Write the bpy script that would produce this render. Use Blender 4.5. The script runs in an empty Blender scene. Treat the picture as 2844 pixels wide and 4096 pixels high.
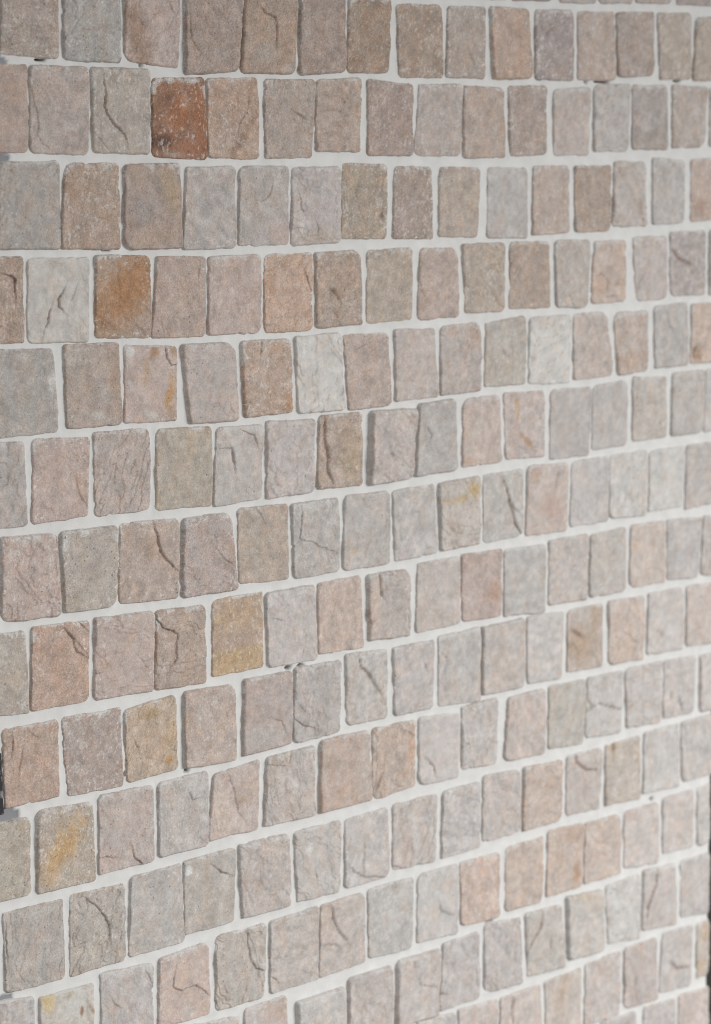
import bpy, math, random
import numpy as np
from mathutils import Matrix, Vector

# ------------------------------------------------------------------ camera, light, exposure
CAM_LOC = (-1.68796, -2.50000, 1.75000)
CAM_RIGHT = [0.7273201, -0.6862671, -0.0065553]
CAM_UP = [0.1113932, 0.1086211, 0.9878224]
CAM_BACK = [-0.6771979, -0.7191933, 0.1554478]
FOCAL_PX = 8826.79
X_END = 1593.4
STRIP = [[-23.6, 950.9], [-14.1, 949.1], [-12.5, 860.6], [-27.0, 862.5]]

scene = bpy.context.scene
cam_data = bpy.data.cameras.new('camera')
cam = bpy.data.objects.new('camera', cam_data)
scene.collection.objects.link(cam)
m = Matrix((CAM_RIGHT, CAM_UP, CAM_BACK)).transposed().to_4x4()
m.translation = Vector(CAM_LOC)
cam.matrix_world = m
cam_data.sensor_fit = 'VERTICAL'
cam_data.sensor_height = 36.0
cam_data.lens = 36.0 * FOCAL_PX / 4096.0
cam_data.clip_start = 0.05
cam_data.clip_end = 100.0
cam_data.dof.use_dof = True
cam_data.dof.focus_distance = 3.16
cam_data.dof.aperture_fstop = 3.5
scene.camera = cam

world = bpy.data.worlds.new('World')
scene.world = world
world.use_nodes = True
bg = world.node_tree.nodes['Background']
bg.inputs[0].default_value = (0.97, 0.985, 1.0, 1.0)
bg.inputs[1].default_value = 0.385


def area_lamp(name, loc, target, size_x, size_y, watts, colour):
    d = bpy.data.lights.new(name, 'AREA')
    d.shape = 'RECTANGLE'
    d.size, d.size_y = size_x, size_y
    d.energy = watts
    d.color = colour
    o = bpy.data.objects.new(name, d)
    scene.collection.objects.link(o)
    o.location = loc
    o.rotation_euler = (Vector(target) - Vector(loc)).to_track_quat('-Z', 'Y').to_euler()
    return o


# broad soft lamp, added unseen, high front right, aimed down for dimmer top rows
area_lamp('added_soft_lamp', (2.95, -5.0, 2.45), (2.75, -4.97, 1.5), 3.2, 2.8, 590.0, (1.0, 0.992, 0.985))

scene.view_settings.view_transform = 'Standard'
scene.view_settings.look = 'None'
scene.view_settings.exposure = 0.0
scene.view_settings.gamma = 1.0
scene.view_settings.use_curve_mapping = False
scene.render.engine = 'CYCLES'
scene.cycles.filter_width = 1.0

# ------------------------------------------------------------------ tables (millimetres on the wall: x along, z up)
# STONES: row, corners (top left, top right, bottom right, bottom left), relief, colour with light included (darker up top, paler lower right)
# CRACKS: stone, strength, width, polyline     PATCHES: stone, (centre, axis, axis), colour, strength
# HOLES / GREY: centre and radii of voids and of greyer mortar patches
STONES = [
    (0,[925.6,2111.2,1010.6,2116.8,1011.2,2013.9,926.5,2010.7],3.3,[166,158,153]),
    (0,[1020.9,2117.3,1116.7,2123.7,1117.1,2016.1,1022.3,2013.0],3.4,[157,146,141]),
    (0,[1139.2,2124.9,1227.1,2130.7,1229.7,2017.2,1141.3,2014.7],3.5,[168,160,155]),
    (0,[1236.4,2131.1,1323.2,2136.9,1326.8,2020.9,1240.3,2017.5],3.7,[168,161,156]),
    (0,[1333.0,2137.3,1429.6,2143.7,1430.4,2025.4,1338.7,2022.4],3.4,[165,156,151]),
    (0,[1448.2,2144.7,1546.2,2151.2,1549.9,2027.1,1450.4,2024.5],3.7,[161,151,147]),
    (1,[29.6,2007.4,117.8,2012.2,115.7,1895.4,24.6,1898.4],2.4,[164,151,142]),
    (1,[127.6,2008.5,221.2,2013.6,221.3,1892.7,125.6,1893.4],5.0,[164,159,154]),
    (1,[231.8,2009.8,329.5,2014.9,323.0,1886.6,231.2,1895.7],3.7,[175,159,151]),
    (1,[339.8,2011.0,446.9,2016.7,435.5,1885.5,337.2,1878.7],6.5,[159,144,135]),
    (1,[451.8,2014.5,551.9,2018.6,544.4,1884.6,441.8,1883.3],6.5,[163,145,132]),
    (1,[559.7,2017.6,645.8,2020.9,648.4,1889.3,555.3,1882.5],5.0,[159,144,135]),
    (1,[659.1,1999.8,743.6,2002.8,742.3,1890.4,655.4,1888.3],3.1,[153,135,121]),
    (1,[760.5,1994.5,856.2,1997.5,861.1,1885.8,765.1,1884.4],2.7,[158,141,128]),
    (1,[874.2,1997.0,959.6,1999.5,958.2,1885.4,870.3,1887.1],3.2,[165,153,144]),
    (1,[971.5,2000.6,1057.0,2000.0,1069.4,1888.9,977.5,1885.6],7.2,[172,152,139]),
    (1,[1080.5,2000.3,1171.5,2002.2,1171.8,1888.0,1080.4,1886.6],4.3,[159,148,144]),
    (1,[1186.2,2001.3,1276.9,2003.9,1283.1,1890.9,1188.9,1888.9],2.7,[172,158,149]),
    (1,[1285.7,2004.1,1383.1,2008.3,1381.2,1900.4,1291.8,1896.2],5.8,[164,152,144]),
    (1,[1397.4,2007.4,1487.6,2010.4,1488.5,1896.5,1406.5,1894.7],3.7,[170,159,149]),
    (1,[1504.9,2003.6,1593.4,2009.2,1593.4,1896.3,1498.1,1893.9],3.5,[167,156,145]),
    (2,[-24.8,1883.0,63.9,1885.9,61.3,1769.5,-28.2,1769.0],2.6,[169,152,142]),
    (2,[69.4,1884.7,165.4,1884.2,161.7,1766.0,65.2,1768.9],3.5,[170,158,151]),
    (2,[171.5,1884.3,270.6,1884.0,268.3,1766.5,171.9,1769.4],5.0,[166,157,148]),
    (2,[277.0,1872.2,369.0,1874.2,374.3,1758.5,276.1,1763.2],3.3,[144,111,93]),
    (2,[378.2,1873.2,471.1,1876.4,472.4,1760.0,378.6,1761.9],2.6,[170,149,135]),
    (2,[487.6,1874.9,587.6,1876.1,578.8,1760.2,487.5,1760.4],2.4,[164,151,142]),
    (2,[590.7,1876.6,678.9,1880.3,677.3,1769.9,588.1,1770.7],3.6,[171,155,144]),
    (2,[697.6,1879.3,792.1,1873.6,791.7,1763.2,696.7,1764.6],2.7,[160,145,137]),
    (2,[809.9,1873.9,905.1,1875.8,899.9,1763.0,798.4,1762.5],2.7,[171,160,154]),
    (2,[909.8,1873.3,1001.2,1871.4,1006.7,1760.2,910.0,1759.8],3.8,[171,156,146]),
    (2,[1015.0,1875.3,1105.6,1877.1,1106.7,1765.2,1020.2,1762.0],3.6,[163,150,142]),
    (2,[1125.7,1872.3,1216.4,1876.6,1215.2,1763.7,1128.4,1762.5],2.8,[178,168,162]),
    (2,[1229.4,1882.0,1324.1,1883.9,1317.9,1770.2,1230.0,1770.2],3.7,[175,170,166]),
    (2,[1333.1,1882.7,1424.4,1884.5,1428.0,1772.9,1331.1,1772.9],3.2,[162,153,148]),
    (2,[1441.6,1884.8,1538.8,1883.9,1530.5,1777.0,1442.2,1775.6],3.3,[170,160,153]),
    (2,[1549.0,1882.7,1593.4,1884.5,1593.4,1778.5,1549.9,1777.0],2.7,[172,166,161]),
    (3,[14.7,1756.6,111.9,1757.3,109.7,1638.7,10.3,1641.4],3.7,[162,155,149]),
    (3,[122.3,1754.7,213.6,1753.6,212.1,1635.1,113.2,1637.8],3.4,[163,145,132]),
    (3,[224.4,1751.4,320.8,1753.1,321.4,1634.1,221.0,1634.6],6.5,[159,144,135]),
    (3,[337.0,1747.5,425.3,1748.2,424.5,1631.0,327.0,1631.3],4.3,[170,162,157]),
    (3,[436.2,1748.1,531.0,1748.3,529.2,1632.0,432.4,1633.5],2.8,[170,162,157]),
    (3,[540.8,1746.4,636.4,1747.0,634.2,1633.0,535.9,1629.6],4.3,[176,168,164]),
    (3,[644.2,1751.7,734.3,1749.6,731.6,1636.3,639.8,1638.4],2.6,[161,148,135]),
    (3,[754.8,1747.6,835.5,1745.9,837.1,1632.2,750.7,1635.9],2.6,[157,143,134]),
    (3,[855.4,1745.8,949.5,1742.8,940.6,1631.9,852.4,1635.1],2.5,[168,155,144]),
    (3,[967.7,1744.0,1059.1,1742.2,1059.3,1628.0,966.7,1631.3],2.8,[174,169,165]),
    (3,[1077.0,1745.9,1164.7,1745.5,1166.1,1633.8,1076.1,1632.3],3.2,[173,159,150]),
    (3,[1181.6,1745.4,1274.7,1746.2,1273.4,1633.7,1184.3,1634.7],2.4,[164,150,139]),
    (3,[1284.0,1752.9,1367.7,1751.2,1373.5,1639.5,1281.8,1641.7],3.3,[175,166,160]),
    (3,[1388.9,1757.9,1478.4,1753.5,1478.2,1644.0,1391.5,1641.8],2.9,[172,167,163]),
    (3,[1497.5,1754.9,1593.4,1757.3,1593.4,1648.4,1499.1,1644.9],2.8,[176,160,150]),
    (4,[-32.4,1631.9,46.0,1629.2,45.6,1512.7,-37.0,1515.6],3.5,[163,145,132]),
    (4,[56.8,1626.8,158.3,1624.9,152.5,1508.5,53.5,1513.4],3.1,[182,177,171]),
    (4,[171.0,1627.4,265.0,1623.6,265.6,1507.4,167.5,1512.7],2.8,[163,145,132]),
    (4,[279.5,1621.6,367.6,1619.3,364.4,1503.5,267.9,1506.9],3.1,[169,152,142]),
    (4,[374.9,1618.5,474.6,1618.6,471.6,1502.5,371.9,1506.0],3.4,[175,159,151]),
    (4,[483.2,1618.4,576.9,1618.1,574.4,1500.9,481.2,1502.0],2.5,[178,154,138]),
    (4,[585.1,1617.4,679.2,1619.2,680.9,1504.8,586.0,1503.4],3.8,[164,148,136]),
    (4,[694.8,1617.6,789.7,1618.8,790.0,1505.7,692.9,1504.7],2.4,[167,155,143]),
    (4,[810.9,1617.7,892.2,1615.7,897.8,1505.1,804.5,1504.3],3.4,[172,157,148]),
    (4,[907.6,1621.1,1002.8,1620.8,1003.4,1508.8,915.1,1510.8],3.6,[169,157,146]),
    (4,[1022.2,1622.1,1116.0,1620.2,1120.4,1508.2,1019.1,1510.7],2.4,[164,149,138]),
    (4,[1133.2,1621.6,1222.1,1619.8,1215.6,1505.0,1137.7,1508.1],3.5,[172,164,157]),
    (4,[1235.2,1616.9,1317.4,1616.4,1318.2,1509.6,1225.8,1509.2],2.9,[180,165,155]),
    (4,[1337.1,1622.2,1427.4,1619.7,1433.6,1509.2,1349.3,1508.8],3.2,[176,167,162]),
    (4,[1441.4,1627.7,1541.2,1628.8,1544.7,1511.8,1442.9,1513.6],2.4,[165,156,152]),
    (4,[1556.6,1629.1,1593.4,1629.5,1593.4,1508.6,1555.6,1508.9],6.5,[174,168,163]),
    (5,[2.7,1505.6,92.6,1502.1,99.2,1385.5,-1.8,1387.4],2.7,[163,156,150]),
    (5,[114.1,1506.3,206.1,1503.5,209.4,1387.7,114.2,1388.8],3.7,[164,151,142]),
    (5,[218.5,1499.3,311.7,1492.0,307.6,1384.4,215.4,1388.9],2.7,[175,159,151]),
    (5,[321.6,1493.8,418.3,1491.2,423.6,1374.9,332.6,1377.2],7.2,[175,164,158]),
    (5,[434.3,1491.7,528.5,1489.9,530.7,1379.1,438.2,1378.3],6.5,[171,151,137]),
    (5,[541.8,1492.4,635.5,1492.9,639.6,1373.7,546.5,1376.2],3.7,[190,186,181]),
    (5,[642.5,1489.1,736.6,1487.7,742.9,1372.9,653.0,1371.6],2.9,[171,156,147]),
    (5,[752.7,1491.4,840.2,1488.5,850.9,1378.4,755.6,1378.3],2.9,[178,168,162]),
    (5,[857.0,1490.7,947.2,1493.3,949.0,1380.5,856.9,1379.4],3.1,[174,164,158]),
    (5,[963.5,1490.6,1057.4,1498.0,1057.5,1383.8,960.9,1385.8],3.5,[171,164,156]),
    (5,[1071.4,1494.8,1172.5,1493.5,1169.9,1378.3,1068.5,1383.1],2.6,[191,188,183]),
    (5,[1183.0,1494.4,1265.6,1494.1,1283.2,1382.6,1183.7,1381.7],3.4,[179,168,161]),
    (5,[1287.4,1491.8,1379.6,1491.2,1380.7,1384.2,1301.3,1381.6],3.5,[175,163,155]),
    (5,[1399.1,1498.7,1491.7,1499.8,1498.0,1386.2,1403.0,1387.2],3.6,[171,166,162]),
    (5,[1505.4,1496.5,1593.4,1495.7,1593.4,1386.1,1506.1,1388.6],2.5,[182,166,155]),
    (6,[-42.3,1381.8,39.4,1377.4,40.9,1260.8,-47.1,1263.2],3.7,[170,162,157]),
    (6,[57.1,1379.2,151.4,1373.9,145.1,1262.4,51.6,1261.8],2.5,[175,159,151]),
    (6,[160.6,1378.8,256.4,1377.0,253.3,1261.1,160.2,1259.8],2.9,[170,158,151]),
    (6,[272.4,1374.7,373.9,1369.6,371.3,1251.9,268.5,1256.7],3.3,[168,158,146]),
    (6,[385.0,1367.2,475.2,1364.0,465.5,1253.5,376.5,1250.9],3.7,[177,170,165]),
    (6,[482.1,1368.4,578.3,1363.6,573.6,1251.6,480.0,1250.0],5.0,[178,170,166]),
    (6,[590.1,1367.8,677.8,1366.5,677.9,1251.2,585.5,1255.4],3.7,[166,151,140]),
    (6,[700.3,1366.1,796.9,1362.7,785.2,1251.2,692.6,1250.3],10.8,[176,167,162]),
    (6,[806.6,1368.9,883.7,1371.4,891.2,1254.4,798.0,1253.2],7.2,[170,165,161]),
    (6,[909.4,1369.9,994.6,1369.7,1001.7,1257.6,908.9,1256.4],2.8,[180,167,159]),
    (6,[1008.5,1371.4,1104.9,1369.3,1106.9,1256.8,1012.9,1259.9],2.6,[179,167,161]),
    (6,[1124.0,1369.4,1231.0,1365.4,1223.3,1247.1,1124.5,1249.1],2.5,[172,166,162]),
    (6,[1236.3,1366.6,1325.4,1372.4,1326.0,1255.6,1232.6,1255.3],2.6,[175,170,166]),
    (6,[1343.4,1375.5,1434.1,1368.9,1436.8,1261.2,1343.2,1260.0],3.4,[175,168,161]),
    (6,[1454.4,1374.8,1542.7,1374.1,1541.5,1259.3,1451.9,1259.9],5.0,[175,169,164]),
    (6,[1552.5,1375.2,1593.4,1377.1,1593.4,1259.5,1549.0,1258.7],2.6,[179,175,171]),
    (7,[-0.7,1249.2,90.0,1243.4,90.6,1127.3,-4.4,1131.1],5.8,[175,159,151]),
    (7,[98.7,1245.0,195.2,1242.1,188.4,1126.8,102.1,1130.7],6.5,[166,157,148]),
    (7,[203.7,1244.5,308.2,1239.5,303.0,1122.9,198.0,1128.1],3.1,[169,154,144]),
    (7,[316.7,1238.8,406.2,1237.9,417.6,1119.9,313.2,1121.3],6.5,[167,154,148]),
    (7,[423.9,1241.9,520.1,1238.2,521.6,1121.6,424.1,1126.5],2.7,[168,155,144]),
    (7,[531.6,1236.4,625.2,1235.6,626.0,1121.1,534.8,1120.6],5.0,[171,165,160]),
    (7,[643.3,1237.2,736.3,1235.3,736.7,1118.4,637.8,1120.2],3.6,[174,168,163]),
    (7,[747.8,1233.6,839.8,1236.4,846.9,1121.5,752.5,1119.9],3.0,[177,172,168]),
    (7,[851.3,1235.5,945.1,1238.3,947.0,1124.1,856.7,1123.9],6.5,[177,169,162]),
    (7,[959.5,1238.7,1051.7,1238.6,1053.4,1126.0,959.9,1124.2],2.5,[174,169,164]),
    (7,[1067.6,1242.6,1168.7,1239.1,1168.1,1120.6,1063.5,1123.9],3.7,[180,169,162]),
    (7,[1180.2,1239.7,1278.1,1240.3,1278.0,1124.2,1177.6,1125.1],2.4,[178,173,170]),
    (7,[1284.6,1240.8,1385.6,1240.8,1381.5,1123.8,1280.2,1128.0],3.1,[185,182,178]),
    (7,[1393.1,1237.6,1490.5,1238.2,1485.2,1129.4,1391.1,1128.8],3.6,[185,182,178]),
    (7,[1497.8,1239.3,1593.4,1237.8,1593.4,1124.3,1495.0,1120.7],2.6,[175,169,165]),
    (8,[-52.8,1119.3,33.9,1113.5,35.0,996.9,-57.3,1005.9],3.4,[166,157,148]),
    (8,[46.4,1116.4,141.9,1112.0,136.1,997.3,40.9,998.5],3.7,[171,149,136]),
    (8,[154.4,1113.9,258.1,1108.6,252.1,991.6,149.3,995.5],5.8,[176,161,153]),
    (8,[263.7,1108.3,353.8,1104.9,355.1,985.7,260.1,990.7],3.5,[165,149,138]),
    (8,[371.3,1109.4,467.6,1108.9,468.1,992.3,369.7,993.5],2.5,[171,151,133]),
    (8,[476.3,1105.5,574.0,1105.6,577.8,987.3,479.7,989.6],5.0,[179,172,168]),
    (8,[584.3,1106.7,675.1,1106.8,679.9,989.8,584.8,993.7],2.6,[179,163,153]),
    (8,[689.7,1105.1,783.8,1103.5,781.2,994.0,692.3,998.1],6.5,[175,166,160]),
    (8,[804.7,1109.2,899.8,1108.5,899.9,996.7,799.3,994.5],2.8,[176,167,161]),
    (8,[907.2,1111.0,1002.3,1108.3,1001.4,993.3,907.3,997.3],3.0,[173,159,152]),
    (8,[1010.0,1106.8,1112.1,1103.2,1108.5,985.2,1010.6,992.5],3.8,[173,169,165]),
    (8,[1123.6,1107.7,1222.2,1107.8,1220.6,991.4,1123.2,994.5],3.6,[177,169,164]),
    (8,[1230.7,1104.4,1326.4,1108.1,1326.5,992.2,1230.7,993.3],3.8,[175,169,163]),
    (8,[1343.1,1109.4,1436.4,1106.8,1439.1,993.5,1339.7,995.0],3.0,[183,172,164]),
    (8,[1446.6,1107.4,1545.7,1100.0,1532.5,989.7,1448.0,996.8],3.1,[175,170,167]),
    (8,[1552.5,1102.6,1593.4,1100.0,1593.4,983.2,1547.3,991.8],3.4,[175,169,165]),
    (9,[-9.0,980.5,81.8,978.4,83.4,865.7,-7.3,867.8],3.1,[171,150,137]),
    (9,[92.5,979.0,193.4,976.2,194.8,860.4,99.6,862.7],2.8,[161,147,139]),
    (9,[202.6,970.9,295.4,977.3,296.2,865.2,206.0,862.1],3.0,[174,157,141]),
    (9,[312.8,978.9,408.6,975.1,408.8,857.2,312.4,863.4],6.5,[172,158,149]),
    (9,[429.1,978.5,524.3,975.5,522.6,861.6,425.2,860.0],7.2,[170,158,152]),
    (9,[534.3,979.6,629.4,976.3,626.5,860.8,529.3,859.1],3.8,[168,162,158]),
    (9,[642.5,983.6,731.2,979.4,730.5,865.1,643.0,867.2],3.7,[176,170,165]),
    (9,[747.1,978.6,841.0,976.7,836.4,862.0,749.4,864.7],3.3,[177,170,166]),
    (9,[851.8,980.7,947.7,981.8,949.2,855.6,852.7,862.2],3.1,[175,170,166]),
    (9,[954.7,981.1,1057.5,981.2,1056.5,861.0,955.1,865.2],7.2,[177,169,163]),
    (9,[1068.6,981.9,1160.7,977.8,1156.0,860.4,1069.6,864.1],2.5,[182,177,173]),
    (9,[1173.3,977.7,1265.2,978.3,1264.1,863.9,1173.9,867.7],2.8,[173,161,152]),
    (9,[1282.8,980.4,1380.8,974.7,1380.2,858.2,1284.8,862.6],3.5,[182,169,160]),
    (9,[1394.4,977.7,1495.2,976.4,1496.0,859.0,1391.1,864.4],3.6,[183,177,173]),
    (9,[1504.9,975.6,1593.4,973.5,1593.4,856.2,1506.5,862.2],2.9,[181,171,165]),
    (10,[-63.5,849.7,29.6,847.4,26.4,735.8,-68.0,737.3],3.5,[168,159,147]),
    (10,[45.1,852.5,138.6,847.3,141.0,729.1,40.8,732.5],5.8,[167,155,143]),
    (10,[153.9,853.0,249.0,849.8,248.9,734.7,151.1,736.1],3.4,[173,162,156]),
    (10,[261.7,850.1,355.9,850.2,354.0,734.3,260.8,736.1],3.3,[174,167,162]),
    (10,[367.1,842.3,456.9,847.6,453.4,738.6,355.7,740.6],3.5,[178,166,159]),
    (10,[474.1,847.3,570.2,848.3,569.7,736.8,465.9,739.6],5.8,[175,166,160]),
    (10,[585.5,853.8,689.7,851.6,692.3,735.9,582.3,736.6],6.5,[175,159,149]),
    (10,[699.2,852.0,795.6,849.8,796.3,737.8,700.8,732.7],2.8,[176,161,150]),
    (10,[805.1,851.2,900.6,844.4,896.9,732.5,804.7,736.7],3.1,[182,176,172]),
    (10,[906.9,853.1,992.9,853.9,990.8,738.7,906.3,742.9],3.5,[178,172,168]),
    (10,[1021.3,848.2,1111.3,848.5,1109.3,732.9,1010.9,738.9],5.8,[181,171,165]),
    (10,[1125.5,851.1,1222.7,847.1,1213.8,731.1,1125.9,738.2],2.8,[173,168,161]),
    (10,[1227.4,848.2,1320.6,846.5,1318.4,733.4,1222.6,740.2],3.7,[179,175,171]),
    (10,[1330.7,848.3,1434.7,845.6,1432.9,730.1,1337.3,737.8],3.3,[179,173,169]),
    (10,[1442.5,844.8,1534.2,840.1,1525.4,732.9,1442.9,736.3],3.2,[179,173,169]),
    (10,[1549.3,839.7,1593.4,837.8,1593.4,725.9,1550.1,728.7],6.5,[183,177,173]),
    (11,[-15.5,717.5,83.3,714.4,81.5,597.0,-17.3,600.7],3.2,[168,161,155]),
    (11,[97.5,716.8,194.3,711.2,191.0,596.7,94.9,595.4],2.8,[167,160,152]),
    (11,[207.7,718.1,299.9,716.9,302.1,596.2,201.4,597.7],3.3,[174,168,163]),
    (11,[308.1,720.4,407.5,718.6,402.1,602.2,306.2,605.0],3.0,[171,164,157]),
    (11,[414.7,721.4,513.8,718.0,517.6,599.0,419.7,603.2],6.5,[175,166,160]),
    (11,[528.9,717.8,627.1,715.4,625.2,597.2,533.8,601.5],3.3,[177,171,166]),
    (11,[638.1,713.6,731.6,715.0,734.4,598.0,637.0,600.3],3.5,[177,171,167]),
    (11,[745.7,717.2,844.7,713.6,840.1,599.3,744.4,605.0],2.9,[179,172,167]),
    (11,[861.2,714.8,948.3,714.3,949.9,599.4,858.1,599.9],3.3,[176,171,168]),
    (11,[959.5,722.3,1047.0,715.5,1051.8,603.5,957.9,606.0],3.4,[178,170,165]),
    (11,[1061.9,717.3,1160.4,711.4,1156.8,601.1,1059.6,604.5],5.0,[178,164,154]),
    (11,[1174.5,716.7,1269.5,713.9,1261.4,601.7,1173.0,606.4],2.9,[174,165,159]),
    (11,[1278.7,715.6,1375.5,715.8,1376.7,597.0,1279.8,603.1],3.6,[174,165,156]),
    (11,[1387.9,720.1,1488.0,719.0,1489.8,597.9,1386.9,604.6],3.6,[179,175,171]),
    (11,[1496.3,719.7,1593.4,719.4,1593.4,601.8,1501.7,603.7],3.4,[177,172,168]),
    (12,[-73.5,597.6,28.1,583.5,25.7,463.0,-78.5,471.8],3.8,[173,168,165]),
    (12,[40.9,579.0,133.6,574.6,130.4,455.6,37.5,460.0],3.7,[181,175,167]),
    (12,[148.0,585.7,242.9,577.2,238.3,460.7,148.6,465.2],3.1,[175,168,164]),
    (12,[256.7,580.2,350.2,584.1,352.3,467.0,252.4,472.0],3.1,[180,164,155]),
    (12,[366.1,588.0,467.9,583.1,461.0,464.9,364.8,469.0],2.6,[173,166,159]),
    (12,[476.1,583.3,575.1,584.2,574.6,464.3,475.8,466.9],3.6,[176,168,162]),
    (12,[584.5,583.8,676.8,583.3,678.3,466.1,578.3,465.4],3.7,[177,169,163]),
    (12,[688.1,586.6,789.0,582.5,785.6,461.2,689.3,467.8],3.1,[174,170,166]),
    (12,[801.7,584.2,896.8,582.1,895.1,459.6,801.3,466.1],3.4,[181,176,172]),
    (12,[904.1,582.8,998.2,579.0,1000.0,463.2,906.1,470.3],3.4,[183,166,156]),
    (12,[1014.9,584.3,1110.9,582.3,1106.7,464.3,1017.6,468.1],3.4,[178,164,154]),
    (12,[1126.2,591.0,1221.6,584.4,1215.6,467.3,1123.3,469.4],2.6,[178,164,154]),
    (12,[1224.9,582.7,1317.9,579.8,1323.6,467.3,1224.4,470.5],3.5,[182,169,160]),
    (12,[1333.7,581.6,1427.3,579.3,1434.7,461.3,1335.8,472.6],3.2,[182,174,169]),
    (12,[1444.2,584.0,1534.2,583.1,1535.0,469.3,1446.8,476.0],3.3,[182,174,169]),
    (12,[1547.0,585.8,1583.5,586.4,1585.3,464.3,1550.4,466.5],3.0,[179,175,171]),
    (13,[308.4,459.8,410.4,448.2,411.2,326.3,307.0,336.1],3.3,[181,175,171]),
    (13,[422.3,455.7,506.0,455.3,509.1,333.3,420.1,337.3],3.5,[177,168,163]),
    (13,[529.8,437.7,630.7,434.9,632.9,313.8,533.0,316.1],8.6,[178,173,168]),
    (13,[642.4,446.8,738.4,442.9,737.7,318.1,642.9,322.6],6.5,[178,170,165]),
    (13,[753.7,448.4,852.2,442.9,842.7,329.0,750.1,333.7],9.4,[178,170,165]),
    (13,[861.8,449.3,947.8,449.3,950.2,328.6,853.4,333.4],2.6,[175,170,167]),
    (13,[964.3,458.3,1054.1,449.7,1058.3,326.5,962.8,334.4],3.0,[173,167,164]),
    (13,[1067.3,452.8,1162.3,446.3,1172.2,326.9,1075.2,334.4],3.3,[175,169,163]),
    (13,[1176.5,456.7,1272.9,448.0,1274.9,330.9,1181.5,338.0],8.6,[179,173,167]),
    (13,[1285.3,452.9,1379.9,452.5,1380.3,328.5,1291.7,338.3],3.4,[185,182,178]),
    (13,[1390.9,456.8,1480.3,450.0,1488.1,329.7,1388.0,341.0],6.5,[178,170,165]),
    (13,[1501.0,449.9,1588.2,448.2,1587.9,326.0,1504.9,337.7],2.5,[175,169,165]),
    (14,[799.8,327.8,889.7,320.0,893.6,190.5,801.2,196.9],3.1,[181,176,172]),
    (14,[900.5,321.9,996.2,314.8,996.8,196.7,902.6,205.4],2.7,[181,171,165]),
    (14,[1004.5,314.6,1106.0,312.5,1113.5,188.7,1005.1,197.7],2.5,[181,171,165]),
    (14,[1120.7,313.5,1215.6,314.1,1215.2,192.0,1126.2,191.6],2.6,[179,170,163]),
    (14,[1230.9,316.7,1324.8,317.1,1324.9,195.8,1228.3,201.0],2.8,[178,170,165]),
    (14,[1338.7,320.2,1431.6,317.2,1436.8,194.0,1341.0,201.2],2.7,[174,165,160]),
    (14,[1450.4,320.8,1539.8,314.8,1536.0,193.6,1443.9,205.2],2.7,[175,169,165]),
    (14,[1554.6,315.0,1589.3,313.6,1589.3,201.3,1555.4,199.9],2.4,[174,165,156]),
    (15,[1274.3,194.2,1374.4,188.2,1377.0,62.7,1274.1,70.1],3.1,[171,164,160]),
    (15,[1398.0,190.2,1488.4,181.6,1496.3,58.5,1398.4,63.3],2.9,[173,167,164]),
    (15,[1503.1,184.6,1592.5,176.8,1593.4,55.4,1504.0,60.5],3.3,[181,171,165]),
    (0,[817.3,2129.3,913.6,2133.3,913.6,2014.6,817.3,2017.0],4.5,[175,167,162]),
    (0,[706.3,2133.1,806.3,2132.1,806.3,2017.9,706.3,2020.4],4.5,[167,157,145]),
    (0,[598.8,2128.5,695.3,2131.2,695.3,2016.6,598.8,2018.1],4.5,[177,153,138]),
    (0,[488.3,2130.4,587.8,2132.8,587.8,2018.4,488.3,2016.8],4.5,[170,164,160]),
    (0,[387.1,2130.2,477.3,2130.8,477.3,2015.8,387.1,2015.4],4.5,[159,153,148]),
    (0,[283.2,2133.3,376.1,2127.9,376.1,2015.2,283.2,2018.0],4.5,[167,157,145]),
    (0,[182.2,2131.7,272.2,2133.3,272.2,2016.8,182.2,2017.2],4.5,[174,159,151]),
    (0,[76.3,2130.8,171.2,2132.2,171.2,2016.9,76.3,2019.7],4.5,[170,164,160]),
    (0,[-31.0,2129.5,65.3,2133.8,65.3,2017.6,-31.0,2017.1],4.5,[177,153,138]),
    (0,[-110.0,2129.8,-42.0,2133.5,-42.0,2015.4,-110.0,2014.7],4.5,[154,137,124]),
    (0,[1561.9,2128.2,1593.4,2128.7,1593.4,2016.9,1561.9,2017.5],4.5,[167,157,145]),
    (2,[-110.0,1880.0,-40.2,1879.1,-40.2,1764.2,-110.0,1764.3],4.5,[170,164,160]),
    (4,[-110.0,1619.5,-49.0,1620.8,-49.0,1511.8,-110.0,1509.0],4.5,[159,153,148]),
    (6,[-110.0,1368.0,-59.1,1369.0,-59.1,1257.5,-110.0,1256.9],4.5,[167,157,145]),
    (13,[206.6,450.1,295.0,452.1,295.0,333.1,206.6,329.1],4.5,[165,157,151]),
    (13,[104.1,450.7,195.6,453.5,195.6,333.6,104.1,331.5],4.5,[165,157,151]),
    (13,[-0.9,452.8,93.1,451.5,93.1,332.4,-0.9,334.0],4.5,[154,137,124]),
    (14,[687.8,319.4,787.8,317.2,787.8,199.1,687.8,199.3],4.5,[175,167,162]),
    (14,[582.2,318.9,676.8,316.2,676.8,195.0,582.2,199.7],4.5,[175,167,162]),
    (14,[474.2,317.2,571.2,316.2,571.2,196.0,474.2,199.2],4.5,[154,137,124]),
    (14,[361.5,317.6,463.2,316.9,463.2,198.2,361.5,195.3],4.5,[174,159,151]),
    (14,[258.8,314.9,350.5,314.7,350.5,200.7,258.8,197.0],4.5,[163,146,134]),
    (14,[146.1,320.3,247.8,318.6,247.8,195.3,146.1,200.1],4.5,[174,159,151]),
    (14,[38.5,319.3,135.1,315.0,135.1,200.4,38.5,201.0],4.5,[154,137,124]),
    (14,[-62.6,318.0,27.5,316.8,27.5,196.0,-62.6,198.7],4.5,[165,157,151]),
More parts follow.
